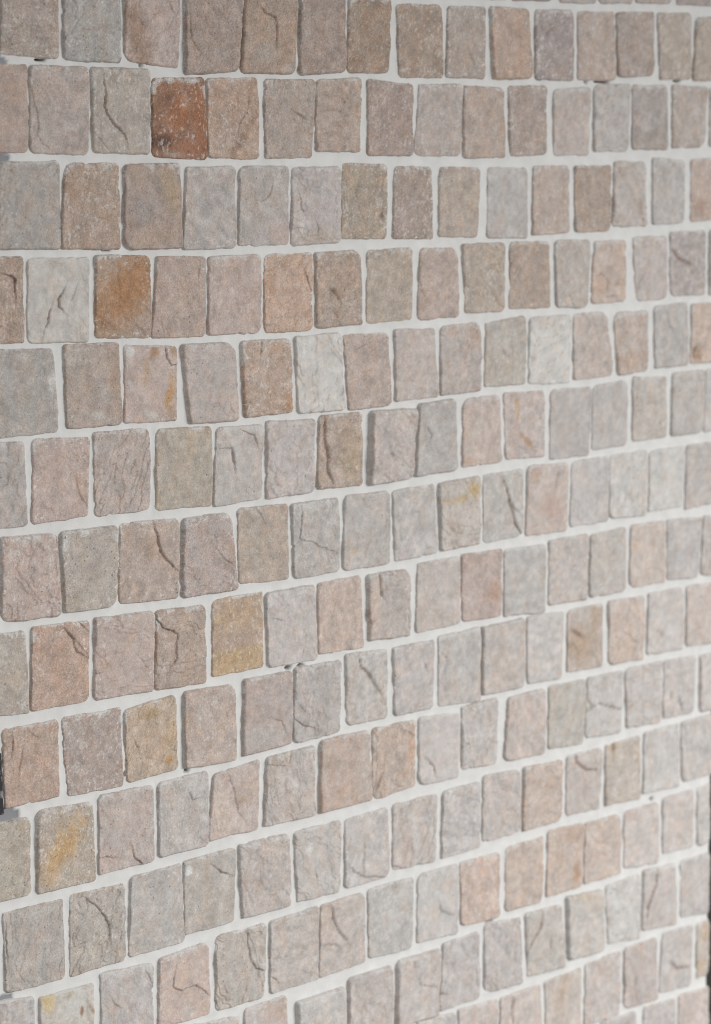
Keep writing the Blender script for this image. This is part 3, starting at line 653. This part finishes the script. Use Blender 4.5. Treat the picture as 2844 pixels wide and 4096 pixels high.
def stone_material():
    mt, nt, N, L, P = new_mat('sandstone')
    col = N.new('ShaderNodeAttribute'); col.attribute_name = 'Col'
    geo = N.new('ShaderNodeNewGeometry')
    info = N.new('ShaderNodeObjectInfo')
    off = N.new('ShaderNodeVectorMath'); off.operation = 'MULTIPLY_ADD'
    L.new(info.outputs['Random'], off.inputs[0])
    off.inputs[1].default_value = (13.0, 7.0, 29.0)
    L.new(geo.outputs['Position'], off.inputs[2])

    def tex(scale, detail, rough):
        t = N.new('ShaderNodeTexNoise')
        t.inputs['Scale'].default_value = scale
        t.inputs['Detail'].default_value = detail
        t.inputs['Roughness'].default_value = rough
        L.new(off.outputs[0], t.inputs['Vector'])
        return t

    def mrange(sock, a, b, c, d):
        r = N.new('ShaderNodeMapRange')
        r.inputs[1].default_value, r.inputs[2].default_value = a, b
        r.inputs[3].default_value, r.inputs[4].default_value = c, d
        L.new(sock, r.inputs[0])
        return r.outputs[0]

    def mul(a, b):
        k = N.new('ShaderNodeMix'); k.data_type = 'RGBA'; k.blend_type = 'MULTIPLY'
        L.new(coarse, k.inputs[0])
        L.new(a, k.inputs[6]); L.new(b, k.inputs[7])
        return k.outputs[2]
    coarse = N.new('ShaderNodeSeparateColor'); L.new(info.outputs['Color'], coarse.inputs[0]); coarse = coarse.outputs[0]      # some stones are finer grained than others
    grain = tex(340.0, 3.0, 0.75)
    grit = tex(700.0, 2.0, 0.6)
    blotch = tex(60.0, 4.0, 0.6)
    c = mul(col.outputs['Color'], mrange(grain.outputs[0], 0.28, 0.72, 0.72, 1.26))
    c = mul(c, mrange(grit.outputs[0], 0.3, 0.7, 0.78, 1.22))
    c = mul(c, mrange(blotch.outputs[0], 0.3, 0.7, 0.91, 1.09))
    # rusty and dark mineral grains, their number set stone by stone through the attribute's alpha
    vor = N.new('ShaderNodeTexVoronoi'); vor.inputs['Scale'].default_value = 190.0
    L.new(off.outputs[0], vor.inputs['Vector'])
    pick = N.new('ShaderNodeSeparateColor'); L.new(vor.outputs['Color'], pick.inputs[0])
    lt = N.new('ShaderNodeMath'); lt.operation = 'LESS_THAN'
    L.new(pick.outputs[0], lt.inputs[0]); L.new(col.outputs['Alpha'], lt.inputs[1])
    rad = N.new('ShaderNodeMath'); rad.operation = 'MULTIPLY'; rad.inputs[1].default_value = 0.27
    L.new(pick.outputs[1], rad.inputs[0])
    near = N.new('ShaderNodeMath'); near.operation = 'LESS_THAN'
    L.new(vor.outputs['Distance'], near.inputs[0]); L.new(rad.outputs[0], near.inputs[1])
    both = N.new('ShaderNodeMath'); both.operation = 'MULTIPLY'
    L.new(lt.outputs[0], both.inputs[0]); L.new(near.outputs[0], both.inputs[1])
    amt = N.new('ShaderNodeMath'); amt.operation = 'MULTIPLY'; amt.inputs[1].default_value = 0.55
    L.new(both.outputs[0], amt.inputs[0])
    dk = N.new('ShaderNodeMix'); dk.data_type = 'RGBA'; dk.blend_type = 'MIX'
    L.new(amt.outputs[0], dk.inputs[0]); L.new(c, dk.inputs[6])
    dk.inputs[7].default_value = (0.07, 0.05, 0.042, 1)
    L.new(dk.outputs[2], P.inputs['Base Color'])
    P.inputs['Roughness'].default_value = 0.92
    P.inputs['Specular IOR Level'].default_value = 0.18
    # fine granular relief
    add = N.new('ShaderNodeMath'); add.operation = 'ADD'
    g2 = N.new('ShaderNodeMath'); g2.operation = 'MULTIPLY'; g2.inputs[1].default_value = 0.5
    L.new(grit.outputs[0], g2.inputs[0])
    L.new(grain.outputs[0], add.inputs[0]); L.new(g2.outputs[0], add.inputs[1])
    bmp = N.new('ShaderNodeBump')
    bmp.inputs['Strength'].default_value = 0.75
    bmp.inputs['Distance'].default_value = 0.0012
    L.new(add.outputs[0], bmp.inputs['Height'])
    L.new(bmp.outputs[0], P.inputs['Normal'])
    return mt


def mortar_material():
    mt, nt, N, L, P = new_mat('white_mortar')
    col = N.new('ShaderNodeAttribute'); col.attribute_name = 'Col'
    geo = N.new('ShaderNodeNewGeometry')

    def tex(scale, detail):
        t = N.new('ShaderNodeTexNoise')
        t.inputs['Scale'].default_value = scale
        t.inputs['Detail'].default_value = detail
        L.new(geo.outputs['Position'], t.inputs['Vector'])
        return t
    a = tex(35.0, 5.0)
    r = N.new('ShaderNodeMapRange')
    r.inputs[1].default_value, r.inputs[2].default_value = 0.3, 0.7
    r.inputs[3].default_value, r.inputs[4].default_value = 0.93, 1.05
    L.new(a.outputs[0], r.inputs[0])
    k = N.new('ShaderNodeMix'); k.data_type = 'RGBA'; k.blend_type = 'MULTIPLY'; k.inputs[0].default_value = 1.0
    L.new(col.outputs['Color'], k.inputs[6]); L.new(r.outputs[0], k.inputs[7])
    L.new(k.outputs[2], P.inputs['Base Color'])
    P.inputs['Roughness'].default_value = 0.9
    P.inputs['Specular IOR Level'].default_value = 0.2
    b = tex(320.0, 4.0)
    bmp = N.new('ShaderNodeBump')
    bmp.inputs['Strength'].default_value = 0.45
    bmp.inputs['Distance'].default_value = 0.0009
    L.new(b.outputs[0], bmp.inputs['Height'])
    L.new(bmp.outputs[0], P.inputs['Normal'])
    return mt


MAT_STONE = stone_material()
MAT_MORTAR = mortar_material()


def mesh_from(name, verts, quads, colours, mat):
    me = bpy.data.meshes.new(name)
    me.vertices.add(len(verts))
    me.vertices.foreach_set('co', np.ascontiguousarray(verts, dtype=np.float32).ravel())
    me.loops.add(quads.size)
    me.loops.foreach_set('vertex_index', np.ascontiguousarray(quads, dtype=np.int32).ravel())
    me.polygons.add(len(quads))
    me.polygons.foreach_set('loop_start', np.arange(0, quads.size, 4, dtype=np.int32))
    me.polygons.foreach_set('use_smooth', np.ones(len(quads), dtype=bool))
    me.update(calc_edges=True)
    at = me.color_attributes.new('Col', 'FLOAT_COLOR', 'POINT')
    at.data.foreach_set('color', np.ascontiguousarray(colours, dtype=np.float32).ravel())
    me.materials.append(mat)
    return me


def grid_quads(nu, nv):
    i = np.arange(nv - 1)[:, None] * nu + np.arange(nu - 1)[None, :]
    return np.stack([i, i + 1, i + nu + 1, i + nu], -1).reshape(-1, 4)


def seg_dist(px, pz, pts):
    """distance to a polyline and the side of it"""
    best = np.full(px.shape, 1e9)
    side = np.zeros(px.shape)
    along = np.zeros(px.shape)
    n = len(pts) - 1
    for k in range(n):
        (ax, az), (bx, bz) = pts[k], pts[k + 1]
        dx, dz = bx - ax, bz - az
        ll = dx * dx + dz * dz + 1e-9
        t = np.clip(((px - ax) * dx + (pz - az) * dz) / ll, 0, 1)
        ex, ez = px - ax - t * dx, pz - az - t * dz
        d = np.hypot(ex, ez)
        w = d < best
        best = np.where(w, d, best)
        side = np.where(w, np.sign(dx * ez - dz * ex), side)
        along = np.where(w, (k + t) / n, along)
    return best, side, along


# ------------------------------------------------------------------ the wall
col = scene.collection
wall = bpy.data.objects.new('stone_wall', None)
wall['label'] = 'wall of tumbled pastel sandstone blocks laid in rows with white mortar'
wall['category'] = 'wall'
wall['kind'] = 'thing'
wall.location = (X_END / 2000.0, 0.0, 0.0)
col.objects.link(wall)

crack_of, patch_of = {}, {}
for k, st, w, p in CRACKS:
    crack_of.setdefault(k, []).append((st, w, [(p[i], p[i + 1]) for i in range(0, len(p), 2)]))
for k, g, c, st in PATCHES:
    patch_of.setdefault(k, []).append((g, c, st))

SPECKLED = {43: 0.3, 68: 0.34, 114: 0.3, 145: 0.28, 150: 0.3, 12: 0.25, 164: 0.3, 180: 0.25, 100: 0.25, 101: 0.2, 146: 0.2, 147: 0.2, 58: 0.2, 14: 0.1, 38: 0.2, 132: 0.15, 53: 0.02, 73: 0.01, 78: 0.01}   # stone -> share of dark grains
LABELS = {
    24: 'rust-red stone with a black blotch at its lower left corner',
    23: 'grey stone with a long dark curved crack',
    53: 'pale whitish stone with short dark cracks',
    54: 'tan stone with a diagonal orange-brown stain',
    70: 'pink stone with orange veins',
    118: 'ochre stone with horizontal colour bands',
    101: 'pinkish brown stone with a chipped dark ledge',
    117: 'tan stone with a branching dark crack',
    132: 'yellow-ochre stone',
    146: 'beige stone with a diagonal orange stain',
    133: 'tan stone with a pale spot near its bottom edge',
    164: 'speckled grey stone with a white mortar dab',
    162: 'greenish grey stone with a diagonal crack',
    177: 'whitish stone with yellow and rust stains',
    89: 'brown stone split by a dark vertical crack',
    73: 'smooth pale beige stone',
    107: 'beige stone with a yellow corner',
    108: 'grey stone with a forked reddish crack',
    157: 'lilac grey stone with a Y-shaped crack',
    156: 'greenish khaki stone',
}

BEDDED = 7.0      # how deep a stone runs into the mortar (mm)
outlines = []


def build_stone(idx, row, corners, relief, rgb):
    rs = np.random.RandomState(idx * 7 + 11)
    q = np.array(corners).reshape(4, 2)          # TL TR BR BL
    ctr = q.mean(0)
    wid = 0.5 * (np.hypot(*(q[1] - q[0])) + np.hypot(*(q[2] - q[3])))
    hgt = 0.5 * (np.hypot(*(q[3] - q[0])) + np.hypot(*(q[2] - q[1])))
    near = ctr[0] < 620
    mid = ctr[0] < 1050
    nu, nv = (66, 80) if near else ((52, 62) if mid else (38, 46))
    if near and idx in crack_of:
        nu, nv = 96, 116
    a, b = wid / 2, hgt / 2
    t = np.linspace(-1, 1, nu)
    u1 = 0.45 * t + 0.55 * np.sin(t * np.pi / 2)
    t = np.linspace(-1, 1, nv)
    v1 = 0.45 * t + 0.55 * np.sin(t * np.pi / 2)
    U, V = np.meshgrid(u1, v1)
    s = np.maximum(np.abs(U), np.abs(V))
    s1 = np.maximum(s, 1e-6)
    bx, bz = U / s1 * a, V / s1 * b
    # corner radius, different at each corner
    rad = rs.uniform(4.5, 10.0, 4)
    if rs.rand() < 0.35:
        rad[rs.randint(4)] = rs.uniform(12, 20)
    if rs.rand() < 0.35:
        rad[rs.randint(4)] = rs.uniform(3, 5)
    rad = np.minimum(rad, min(a, b) * 0.8)
    fu, fv = smooth(-0.7, 0.7, U / s1), smooth(-0.7, 0.7, V / s1)      # v up
    r = (rad[0] * (1 - fu) + rad[1] * fu) * fv + (rad[3] * (1 - fu) + rad[2] * fu) * (1 - fv)
    cx, cz = np.clip(bx, -(a - r), a - r), np.clip(bz, -(b - r), b - r)
    ex, ez = bx - cx, bz - cz
    el = np.hypot(ex, ez)
    k = np.where(el > r, r / np.maximum(el, 1e-6), 1.0)
    ox, oz = cx + ex * k, cz + ez * k
    # chipped, wandering outline
    th = np.arctan2(oz, ox)
    ax_, az_ = np.cos(th) * 3 + idx * 5.3, np.sin(th) * 3
    wob = 0.9 * noise(ax_ * 0.55, az_ * 0.55, 1) + 0.6 * noise(ax_ * 1.7, az_ * 1.7, 2) + 0.3 * noise(ax_ * 5, az_ * 5, 3) + 0.22 * noise(ax_ * 11, az_ * 11, 7)
    chip = np.clip(noise(ax_ * 1.3, az_ * 1.3, 4) - 0.42, 0, 1) * rs.choice([0, 3, 6])
    grow = wob * 1.0 - chip
    gx, gz = 3.6, 2.3          # the bedded foot of the stone runs a little under the mortar
    on = np.hypot(ox, oz)
    ox, oz = ox * (1 + grow / on + gx / a), oz * (1 + grow / on + gz / b)
    x, z = s * ox, s * oz
    # distance to the edge
    def sdf(x, z):
        rr = np.clip(r, 2, None)
        dx, dz = np.abs(x) - (a + gx + grow - rr), np.abs(z) - (b + gz + grow - rr)
        return -(np.minimum(np.maximum(dx, dz), 0) + np.hypot(np.maximum(dx, 0), np.maximum(dz, 0)) - rr)
    d = np.clip(np.minimum(sdf(x, z), (1 - s) * np.minimum(a, b) * 1.25 + 0.0), 0, None)
    d = np.where(s > 0.9999, 0, d)
    # place in the traced quadrangle
    p, o = (x / a + 1) / 2, (z / b + 1) / 2
    wx = (q[0, 0] * (1 - p) + q[1, 0] * p) * o + (q[3, 0] * (1 - p) + q[2, 0] * p) * (1 - o)
    wz = (q[0, 1] * (1 - p) + q[1, 1] * p) * o + (q[3, 1] * (1 - p) + q[2, 1] * p) * (1 - o)
    # ---- relief of the face
    sd = idx % 900
    arris = rs.uniform(1.9, 4.2) * (1 + 0.5 * noise(ax_ * 0.8, az_ * 0.8, 6)) + 0.25 * relief
    arris = np.clip(arris, 1.8, 12)
    f = np.clip(d / arris, 0, 1)
    prof = np.sqrt(np.clip(1 - (1 - f) ** 2.2, 0, 1))
    face = np.full(x.shape, float(relief))
    face += rs.uniform(-0.9, 0.9) * x / a + rs.uniform(-0.8, 0.8) * z / b
    face += 1.2 * noise(wx / 38, wz / 38, sd) + 0.75 * noise(wx / 16, wz / 16, sd + 1)
    face += 0.3 * noise(wx / 6, wz / 6, sd + 2) + 0.22 * noise(wx / 3.2, wz / 3.2, sd + 3)
    # cleft ledges: terraces of a warped noise
    amp = rs.choice([0.0, 0.5, 0.9, 1.3], p=[0.2, 0.3, 0.3, 0.2])
    ang = rs.uniform(0, np.pi)
    ca, sa = np.cos(ang), np.sin(ang)
    tx, tz = (wx * ca + wz * sa) / rs.uniform(45, 90), (-wx * sa + wz * ca) / rs.uniform(28, 50)
    tn = 2.2 * fbm(tx, tz, sd + 5, 4, 0.45)
    fr = tn - np.floor(tn)
    face += amp * (np.floor(tn) + smooth(0.0, 0.10, fr))
    stain = np.zeros(x.shape)
    ledge = amp * np.exp(-((fr - 0.05) / 0.05) ** 2)
    for st, w, pts in crack_of.get(idx, []):
        jx = wx + 1.0 * noise(wx / 5, wz / 5, sd + 8) + 1.4 * noise(wx / 14, wz / 14, sd + 10)
        jz = wz + 1.0 * noise(wx / 5, wz / 5, sd + 9) + 1.4 * noise(wx / 14, wz / 14, sd + 11)
        dd, side, al = seg_dist(jx, jz, pts)
        wv = w * (0.75 + 0.5 * noise(wx / 9, wz / 9, sd + 12)) * (0.45 + 1.1 * np.sin(np.clip(al, 0, 1) * np.pi) ** 0.5)
        wv = np.clip((0.56 if near else 0.75) * wv, 0.45, None)
        g = np.exp(-(dd / wv) ** 2)
        face -= st * (1.3 + 0.7 * w) * g
        face += st * 1.2 * side * smooth(22, 0, dd) * smooth(0, 1.2, dd)
        stain = np.maximum(stain, st * np.exp(-(dd / (wv * 0.9)) ** 2))
    face = np.maximum(face, 1.3)
    y = -BEDDED + (face + BEDDED) * prof
    # ---- colour of the stone, the tabled fall of light included
    c0 = np.array(rgb, float)
    c0 = 0.95 * c0 + 0.05 * c0.mean() + np.array([0.8, 0.3, -0.3])
    n1 = fbm(wx / 34, wz / 34, sd + 20, 3)
    n2 = fbm(wx / 12, wz / 12, sd + 24, 3)
    n3 = noise(wx / 22, wz / 60, sd + 28)
    C = c0[None, None, :] * (1 + 0.05 * n1 + 0.055 * n2 + 0.04 * rs.choice([0, 0.5, 1.0]) * fbm((wx * ca + wz * sa) / 40, (-wx * sa + wz * ca) / 14, sd + 60, 4, 0.65))[..., None]
    warm = (0.6 * n3 + 0.5 * fbm(wx / 20, wz / 20, sd + 30, 2))[..., None]
    warm = np.where(warm < 0, 0.5 * warm, warm)
    C = C + warm * np.array([5.5, -2.0, -7.5])
    bleach = smooth(0.2, 0.62, fbm(wx / 24, wz / 17, sd + 34, 5, 0.62))[..., None] * rs.uniform(0.1, 0.5)
    C = C * (1 - bleach) + bleach * (0.55 * c0 + 0.45 * np.array([190, 184, 179]))
    for g, pc, st in patch_of.get(idx, []):
        M = np.array([[g[2], g[4]], [g[3], g[5]]])
        inv = np.linalg.inv(M)
        dx, dz = wx - g[0], wz - g[1]
        e1 = inv[0, 0] * dx + inv[0, 1] * dz
        e2 = inv[1, 0] * dx + inv[1, 1] * dz
        rr = np.hypot(e1, e2) + 0.30 * fbm(wx / 13, wz / 13, sd + 40, 4, 0.6) + 0.16 * noise(wx / 2.6, wz / 2.6, sd + 44)
        hard = st >= 1.0
        ww = (smooth(1.2, 0.75, rr) if hard else smooth(1.5, 0.25, rr) * st)[..., None]
        C = C * (1 - ww) + ww * (0.8 * np.array(pc, float) + 0.2 * c0) * (1 + 0.06 * n2[..., None])
    # mortar smeared over the arrises, thicker along the top, where it also paints the lit edge pale
    top = smooth(0.2, 0.95, z / b)
    hz = rs.choice([0.35, 0.7, 1.0, 1.3], p=[0.2, 0.35, 0.3, 0.15])
    hx, hzz = wx + 5 * noise(wx / 11, wz / 11, sd + 47), wz + 5 * noise(wx / 11, wz / 11, sd + 48)
    reach = (1.5 + 7.0 * top) * hz * (0.6 + 1.5 * fbm(hx / 21, hzz / 17, sd + 50, 5, 0.62))
    haze = smooth(1.15, 0.35, d / np.clip(reach, 1.2, None))
    spot = smooth(0.58, 0.82, fbm(wx / 9, wz / 7, sd + 55, 4, 0.65)) * smooth(34, 3, d) * rs.choice([0, 0, 0.5, 0.9])
    haze = np.clip(0.82 * haze, 0, 0.9)[..., None]
    C = C * (1 - haze) + haze * np.array([190, 187, 183])
    spot = np.clip(0.9 * spot, 0, 0.9)[..., None]
    C = C * (1 - spot) + spot * np.array([202, 200, 196])
    scuff = smooth(0.5, 0.8, fbm(wx / 5, wz / 9, sd + 70, 4, 0.65) + 0.45 * fbm(wx / 30, wz / 30, sd + 72, 2))[..., None] * rs.choice([0.0, 0.35, 0.6])
    C = C * (1 - scuff) + scuff * np.array([196, 193, 189])
    dirt = np.clip(0.68 * stain, 0, 0.7)[..., None]
    C = C * (1 - dirt) + dirt * np.array([104, 84, 73])
    led = np.clip(0.22 * ledge, 0, 0.3)[..., None]
    C = C * (1 - led) + led * np.array([140, 112, 96])
    alb = np.clip(lin(np.clip(C, 5, 255)) * ALBEDO * STONE_GAIN, 0, 0.85)
    sp = SPECKLED.get(idx, rs.choice([0.02, 0.06, 0.12], p=[0.5, 0.35, 0.15]))
    rgba = np.concatenate([alb, np.full(x.shape + (1,), sp)], -1)
    verts = np.stack([(wx - ctr[0]) / 1000, -y / 1000, (wz - ctr[1]) / 1000], -1).reshape(-1, 3)
    me = mesh_from('stone', verts, grid_quads(nu, nv), rgba.reshape(-1, 4), MAT_STONE)
    ob = bpy.data.objects.new('stone', me)
    col.objects.link(ob)
    ob.parent = wall
    ob.location = (ctr[0] / 1000 - wall.location[0], 0.0, ctr[1] / 1000)
    lum = sum(rgb) / 3.0
    ob.color = (float(np.clip(1.05 - 0.026 * (lum - 148), 0.28, 1.0) * rs.uniform(0.8, 1.05)), 0, 0, 1)
    if idx in LABELS:
        ob['label'] = LABELS[idx]
    return ob


#@EXTRA@

for i, (row, corners, relief, rgb) in enumerate(STONES):
    build_stone(i, row, corners, relief, rgb)


# ------------------------------------------------------------------ mortar: one continuous bed between the stones
def build_mortar():
    x0, x1 = -130.0, X_END - 6.0
    z0 = min(min(s[1][1::2]) for s in STONES) - 12
    z1 = max(max(s[1][1::2]) for s in STONES) + 12
    step = 3.0
    nx, nz = int((x1 - x0) / step) + 1, int((z1 - z0) / step) + 1
    X, Z = np.meshgrid(np.linspace(x0, x1, nx), np.linspace(z0, z1, nz))
    Y = -0.7 + 0.7 * noise(X / 55, Z / 40, 301) + 0.45 * noise(X / 20, Z / 16, 302) + 0.12 * noise(X / 8, Z / 7, 303)
    dist = np.full(X.shape, 99.0)
    for row, c, relief, rgb in STONES:
        c = np.array(c).reshape(4, 2)
        xa, xb = c[:, 0].min() - 14, c[:, 0].max() + 14
        za, zb = c[:, 1].min() - 14, c[:, 1].max() + 14
        i0, i1 = np.searchsorted(X[0], xa), np.searchsorted(X[0], xb)
        j0, j1 = np.searchsorted(Z[:, 0], za), np.searchsorted(Z[:, 0], zb)
        sx, sz = X[j0:j1, i0:i1], Z[j0:j1, i0:i1]
        dd = np.full(sx.shape, -99.0)
        for k in range(4):
            ax, az = c[k]
            bx, bz = c[(k + 1) % 4]
            ln = math.hypot(bx - ax, bz - az)
            dd = np.maximum(dd, ((bx - ax) * (sz - az) - (bz - az) * (sx - ax)) / ln)
        sub = dist[j0:j1, i0:i1]
        np.minimum(sub, dd, out=sub)
    # pressed up against the stones here and there
    up = smooth(7, 0, dist) * np.clip(0.1 + fbm(X / 26, Z / 26, 310, 3), -0.9, 1.1)
    Y += 0.9 * up
    narrow = smooth(4.5, 2.0, dist)
    Y += 0.5 * narrow
    Y -= 7.0 * smooth(-4.0, -9.0, dist)
    C = np.empty(X.shape + (3,))
    C[:] = (225, 224, 221)
    for cx, cz, rx, rz in HOLES:
        e = np.hypot((X - cx) / max(rx, 3.0), (Z - cz) / max(rz, 3.0))
        Y -= 16 * smooth(1.25, 0.6, e)
        w = (0.9 * smooth(1.25, 0.7, e))[..., None]
        C = C * (1 - w) + w * np.array([60, 54, 50])
    for cx, cz, rx, rz in GREY:
        e = np.hypot((X - cx) / rx, (Z - cz) / rz) + 0.3 * fbm(X / 9, Z / 9, 330, 3)
        w = smooth(1.1, 0.8, e)[..., None]
        Y -= 2.0 * w[..., 0]
        C = C * (1 - w) + w * np.array([150, 150, 153])
    alb = np.clip(lin(C) * ALBEDO, 0, 0.85)
    rgba = np.concatenate([alb, np.ones(X.shape + (1,))], -1).reshape(-1, 4)
    V = np.stack([X / 1000, -Y / 1000, Z / 1000], -1).reshape(-1, 3)
    quads = grid_quads(nx, nz)
    # the bed has a body: sides and a back 90 mm behind the face
    ring = np.concatenate([np.arange(nx), np.arange(1, nz) * nx + nx - 1,
                           (nz - 1) * nx + np.arange(nx - 2, -1, -1), np.arange(nz - 2, 0, -1) * nx])
    back = V[ring].copy()
    back[:, 1] = 0.09
    n0 = len(V)
    kk = np.arange(len(ring))
    side = np.stack([ring, n0 + kk, n0 + (kk + 1) % len(ring), np.roll(ring, -1)], -1)
    V = np.concatenate([V, back])
    rgba = np.concatenate([rgba, rgba[ring]])
    quads = np.concatenate([quads, side])
    V[:, 0] -= wall.location[0]
    me = mesh_from('mortar', V, quads, rgba, MAT_MORTAR)
    ob = bpy.data.objects.new('mortar', me)
    col.objects.link(ob)
    ob.parent = wall
    ob['label'] = 'white mortar bed filling the joints'
    return ob


build_mortar()


# ------------------------------------------------------------------ edge of the wall: black strip at the left, dark room beyond the right end
def plain_mat(name, rgb, rough, scuff=None):
    mt, nt, N, L, P = new_mat(name)
    P.inputs['Roughness'].default_value = rough
    t = N.new('ShaderNodeTexNoise'); t.inputs['Scale'].default_value = 90.0; t.inputs['Detail'].default_value = 5.0
    g = N.new('ShaderNodeNewGeometry'); L.new(g.outputs['Position'], t.inputs['Vector'])
    k = N.new('ShaderNodeMix'); k.data_type = 'RGBA'
    r = N.new('ShaderNodeMapRange'); r.inputs[1].default_value, r.inputs[2].default_value = 0.55, 0.75
    L.new(t.outputs[0], r.inputs[0]); L.new(r.outputs[0], k.inputs[0])
    k.inputs[6].default_value = (*rgb, 1)
    k.inputs[7].default_value = (*(scuff or [min(1, v * 1.5) for v in rgb]), 1)
    L.new(k.outputs[2], P.inputs['Base Color'])
    return mt


def slab(name, pts, y_front, y_back, mat, bevel=0.0):
    """a closed slab: outline (x, z) in metres between two depths"""
    n = len(pts)
    v = [(x, y_front, z) for x, z in pts] + [(x, y_back, z) for x, z in pts]
    f = [tuple(range(n - 1, -1, -1)), tuple(range(n, 2 * n))]
    f += [(i, (i + 1) % n, n + (i + 1) % n, n + i) for i in range(n)]
    me = bpy.data.meshes.new(name)
    me.from_pydata(v, [], f)
    me.update()
    me.materials.append(mat)
    ob = bpy.data.objects.new(name, me)
    col.objects.link(ob)
    if bevel:
        md = ob.modifiers.new('bevel', 'BEVEL'); md.width = bevel; md.segments = 2
    return ob


strip = slab('black_strip', [(x / 1000, z / 1000) for x, z in reversed(STRIP)], -0.0042, 0.004,
             plain_mat('black_paint', (0.012, 0.012, 0.014), 0.5, (0.35, 0.35, 0.36)), 0.0008)
strip['label'] = 'short black scuffed strip set in the mortar at the left edge of the wall'
strip['category'] = 'strip'

back = slab('background_wall', [(1.2, -0.6), (5.2, -0.6), (5.2, 3.2), (1.2, 3.2)], 0.9, 1.0,
            plain_mat('dark_brown_plaster', (0.035, 0.031, 0.027), 0.8))
back['kind'] = 'structure'
